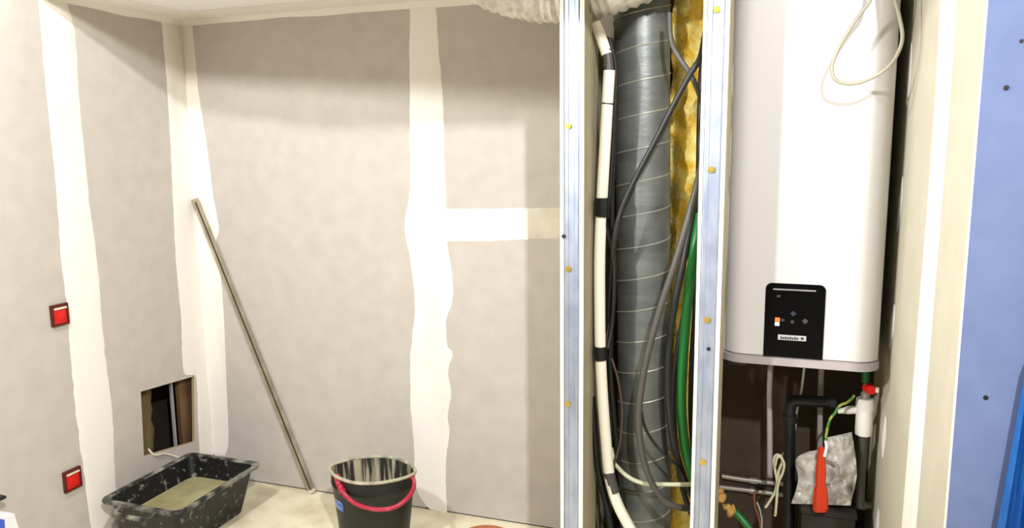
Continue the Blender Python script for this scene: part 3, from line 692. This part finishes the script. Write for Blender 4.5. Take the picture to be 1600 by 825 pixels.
for sgn, yy in ((-1, TY0), (1, TY1)):
    bm = bmesh.new(); xm = (TX0 + TX1) / 2
    tube(bm, [Vector((xm - 0.085, yy - sgn * 0.004, ZR - 0.012)), Vector((xm - 0.08, yy + sgn * 0.022, ZR - 0.022)), Vector((xm - 0.05, yy + sgn * 0.032, ZR - 0.026)), Vector((xm + 0.05, yy + sgn * 0.032, ZR - 0.026)), Vector((xm + 0.08, yy + sgn * 0.022, ZR - 0.022)), Vector((xm + 0.085, yy - sgn * 0.004, ZR - 0.012))], 0.0085, 10)
    link('handle', bm, m_rim, TR)
bm = bmesh.new()
zs = 0.115; f = trr(0.046, zs, 0.04)
cen = bm.verts.new((-2.19, 2.295, zs + 0.002)); ring = [bm.verts.new(p + Vector((0, 0, 0.004 * noise.noise(p * 12)))) for p in f]
mid = [bm.verts.new(p.lerp(cen.co, 0.45) + Vector((0, 0, 0.008 * noise.noise(p * 20)))) for p in f]
low = [bm.verts.new(p - Vector((0, 0, 0.03)) + (cen.co - p) * 0.06) for p in f]
n = len(f)
for k in range(n):
    j = (k + 1) % n
    bm.faces.new((ring[k], ring[j], mid[j], mid[k])); bm.faces.new((mid[k], mid[j], cen)); bm.faces.new((low[k], low[j], ring[j], ring[k]))
bm.faces.new(low)
o = link('wet_plaster', bm, m_slurry); tag(o, 'olive grey wet plaster lying in the black mortar tray', 'plaster'); o['kind'] = 'stuff'

# ------------------------------------------------------------------ bucket
BZ = 0.3
bc = Vector((-1.413, 2.418, 0)); ba = math.radians(8)
BK = thing('bucket', 'dark builder bucket with a crimson handle and plaster drips, in front of the back wall', 'bucket', bc)
def oval(a, b, z, n=56, e=1.0, off=0.0):
    out = []
    for k in range(n):
        t = 2 * PI * k / n
        c, s = math.cos(t), math.sin(t)
        x = (a - off) * math.copysign(abs(c) ** e, c); y = (b - off) * math.copysign(abs(s) ** (2 - (2 - e) if False else e * 1.12), s)
        out.append(bc + Vector((x * math.cos(ba) - y * math.sin(ba), x * math.sin(ba) + y * math.cos(ba), z)))
    return out
def bl(u, off=0.0):           # section at height fraction u
    a = 0.128 + (0.169 - 0.128) * u; b = 0.118 + (0.122 - 0.118) * u
    w = max(0, (u - 0.2) / 0.8)
    return oval(a, b, BZ * u, e=1 + 0.14 * w, off=off)
bm = bmesh.new()
rings_mesh(bm, [bl(0, 0.006), bl(0.015), bl(0.3), bl(0.6), bl(0.78), bl(0.8, -0.003), bl(0.84, -0.003), bl(0.86), bl(0.985)], True, False)
link('outer_wall', bm, m_bucket, BK, angle=40)
bm = bmesh.new()
rings_mesh(bm, [bl(0.985, 0.001), bl(0.985, 0.005), bl(0.8, 0.005), bl(0.5, 0.005), bl(0.12, 0.006)], False, True)
link('inner_wall', bm, m_drip, BK, angle=50)
bm = bmesh.new(); tube(bm, bl(0.99), 0.0062, 8, smoothpath=False, close=True); link('rim', bm, m_brim, BK)
bm = bmesh.new()
hpx = [(527, 744, 2.335), (531, 758, 2.312), (541, 775, 2.283), (560, 789, 2.265), (588, 796, 2.255), (615, 793, 2.27), (634, 781, 2.30), (645, 766, 2.35), (647, 752, 2.40), (641, 743, 2.425)]
hpts = spline([onY(*p) for p in hpx], 8)
tube(bm, hpts, 0.0078, 12, smoothpath=False); link('handle', bm, m_redh, BK)
bm = bmesh.new(); tube(bm, hpts[:14], lambda u: 0.0125 + 0.002 * math.sin(u * 28), 12, smoothpath=False); link('handle_boss', bm, m_redh, BK)
bm = bmesh.new()   # sticker on the left of the outer wall, following its curve
st = []
for u in (0.56, 0.62, 0.68):
    ovl = bl(u, -0.0015); st.append([bm.verts.new(p) for p in ovl[33:38]])
for A, B in zip(st, st[1:]):
    for k in range(4): bm.faces.new((A[k], A[k + 1], B[k + 1], B[k]))
link('sticker', bm, m_sticker, BK)

# ------------------------------------------------------------------ odds and ends on the floor
oc = onZ(766, 834, 0.09)
bm = bmesh.new(); seg = 36
rings_mesh(bm, [[Vector((oc.x + r * math.cos(2 * PI * k / seg), oc.y - 0.05 + r * math.sin(2 * PI * k / seg), z)) for k in range(seg)] for r, z in ((0.06, 0.0), (0.068, 0.004), (0.098, 0.085), (0.105, 0.09), (0.103, 0.096), (0.095, 0.092), (0.064, 0.012))], True, True)
tag(link('rubber_bowl', bm, m_orange, angle=50), 'orange-brown rubber bowl on the floor, its rim at the bottom of the picture', 'bowl')
# plaster sack leaning at the left
SK = thing('plaster_sack', 'white sack with a blue patch against the left wall, bottom left', 'sack', (-2.34, 1.66, 0))
bm = bmesh.new()
r_ = bmesh.ops.create_cube(bm, size=1); bmesh.ops.subdivide_edges(bm, edges=bm.edges[:], cuts=7, use_grid_fill=True)
for v in bm.verts:
    u = v.co.copy(); k = 1 - 0.35 * max(0, u.z) ** 1.5 * 2
    v.co = Vector((-2.345 + u.x * 0.15 * (1 - 0.5 * max(0, u.z + 0.1)), 1.55 + u.y * 0.27 * (1 - 0.3 * max(0, u.z)), (u.z + 0.5) * 0.345))
    v.co += Vector((noise.noise(v.co * 14), noise.noise(v.co * 14 + Vector((7, 0, 0))), 0)) * 0.008
link('sack_body', bm, m_sack, SK, angle=70)
bm = bmesh.new(); pts = [onX(x, y, -2.26) for x, y in ((-30, 812), (7, 812), (9, 840), (-30, 840))]
vs = [bm.verts.new(p) for p in pts]; vb = [bm.verts.new(p - Vector((0.05, 0, 0))) for p in pts]
bm.faces.new(vs); bm.faces.new(vb)
for k in range(4): bm.faces.new((vs[k], vs[(k + 1) % 4], vb[(k + 1) % 4], vb[k]))
link('blue_print', bm, m_sackblue, SK, smooth=False)
bm = bmesh.new(); p = onX(-2, 777, -2.37); box(bm, p - Vector((0.03, 0.03, 0.006)), p + Vector((0.02, 0.012, 0.004)), 0.002); link('sack_tie', bm, m_darkcon, SK)

# screws in the blue sheet
for (sx, sy, r, lb) in ((1572, 137, 0.0042, 'dark drywall screw high on the blue sheet, the larger of the upper two'), (1596, 64, 0.003, 'small dark drywall screw at the top right of the blue sheet'), (1540, 621, 0.004, 'dark drywall screw low on the blue sheet, beside the blue tarpaulin')):
    p = onY(sx, sy, YF); bm = bmesh.new(); cyl(bm, (p.x, YF - 0.0006, p.z), (0, 1, 0), r, 0.0028, 16, r); cyl(bm, (p.x, YF - 0.0022, p.z), (0, 1, 0), r * 0.5, 0.001, 6)
    tag(link('drywall_screw', bm, m_blackrub), lb, 'screw', 'screws in the blue sheet')
# blue tarpaulin hanging at the right edge
bm = bmesh.new(); G = []
rows, cols = 60, 50
for i in range(rows + 1):
    v = i / rows; z = 1.21 * (1 - v)
    xe = 0.428 - 0.012 - (1.118 - z) * 0.074 if z < 1.118 else 0.416 + (z - 1.118) * 0.35
    xr = 0.455 + 0.32 * v ** 0.6
    row = []
    for j in range(cols + 1):
        u = j / cols
        row.append(bm.verts.new((xe + (xr - xe) * u, 1.512 - 0.02 * v + (0.003 + 0.014 * v) * math.sin(u * 60 + 2.5 * math.sin(v * 5)) + 0.006 * noise.noise(Vector((u * 9, v * 3, 2))), z)))
    G.append(row)
for A, B in zip(G, G[1:]):
    for j in range(cols): bm.faces.new((A[j], A[j + 1], B[j + 1], B[j]))
bmesh.ops.solidify(bm, geom=bm.faces[:], thickness=0.002)
tag(link('tarpaulin', bm, m_tarp, angle=70), 'bright blue folded tarpaulin hanging against the blue sheet at the right edge', 'tarpaulin')

# ------------------------------------------------------------------ light
def lamp(name, loc, watts, col, r):
    l = bpy.data.lights.new(name, 'POINT'); l.energy = watts; l.color = col; l.shadow_soft_size = r
    o = bpy.data.objects.new(name, l); C.objects.link(o); o.location = loc; return o
lamp('ceiling_lamp', (0.55, -0.20, 2.76), 205, (1.0, 0.99, 0.98), 0.045)
lamp('ceiling_lamp', (-1.60, 0.70, 2.40), 76, (1.0, 0.985, 0.945), 0.06)
l = bpy.data.lights.new('work_lamp', 'SPOT'); l.energy = 200; l.color = (1.0, 0.985, 0.95); l.shadow_soft_size = 0.06
l.spot_size = math.radians(41); l.spot_blend = 0.95
o = bpy.data.objects.new('work_lamp', l); C.objects.link(o); o.location = (-1.75, -0.25, 2.12)
o.rotation_euler = (Vector((0.24, 2.1, 1.42)) - Vector(o.location)).to_track_quat('-Z', 'Y').to_euler()
w = bpy.data.worlds.new('world'); S.world = w; w.use_nodes = True
w.node_tree.nodes['Background'].inputs[0].default_value = (0.9, 0.9, 1, 1); w.node_tree.nodes['Background'].inputs[1].default_value = 0.02

S.view_settings.view_transform = 'Standard'
S.view_settings.look = 'None'
S.view_settings.gamma = 1; S.view_settings.use_curve_mapping = False
S.view_settings.exposure = 0.8
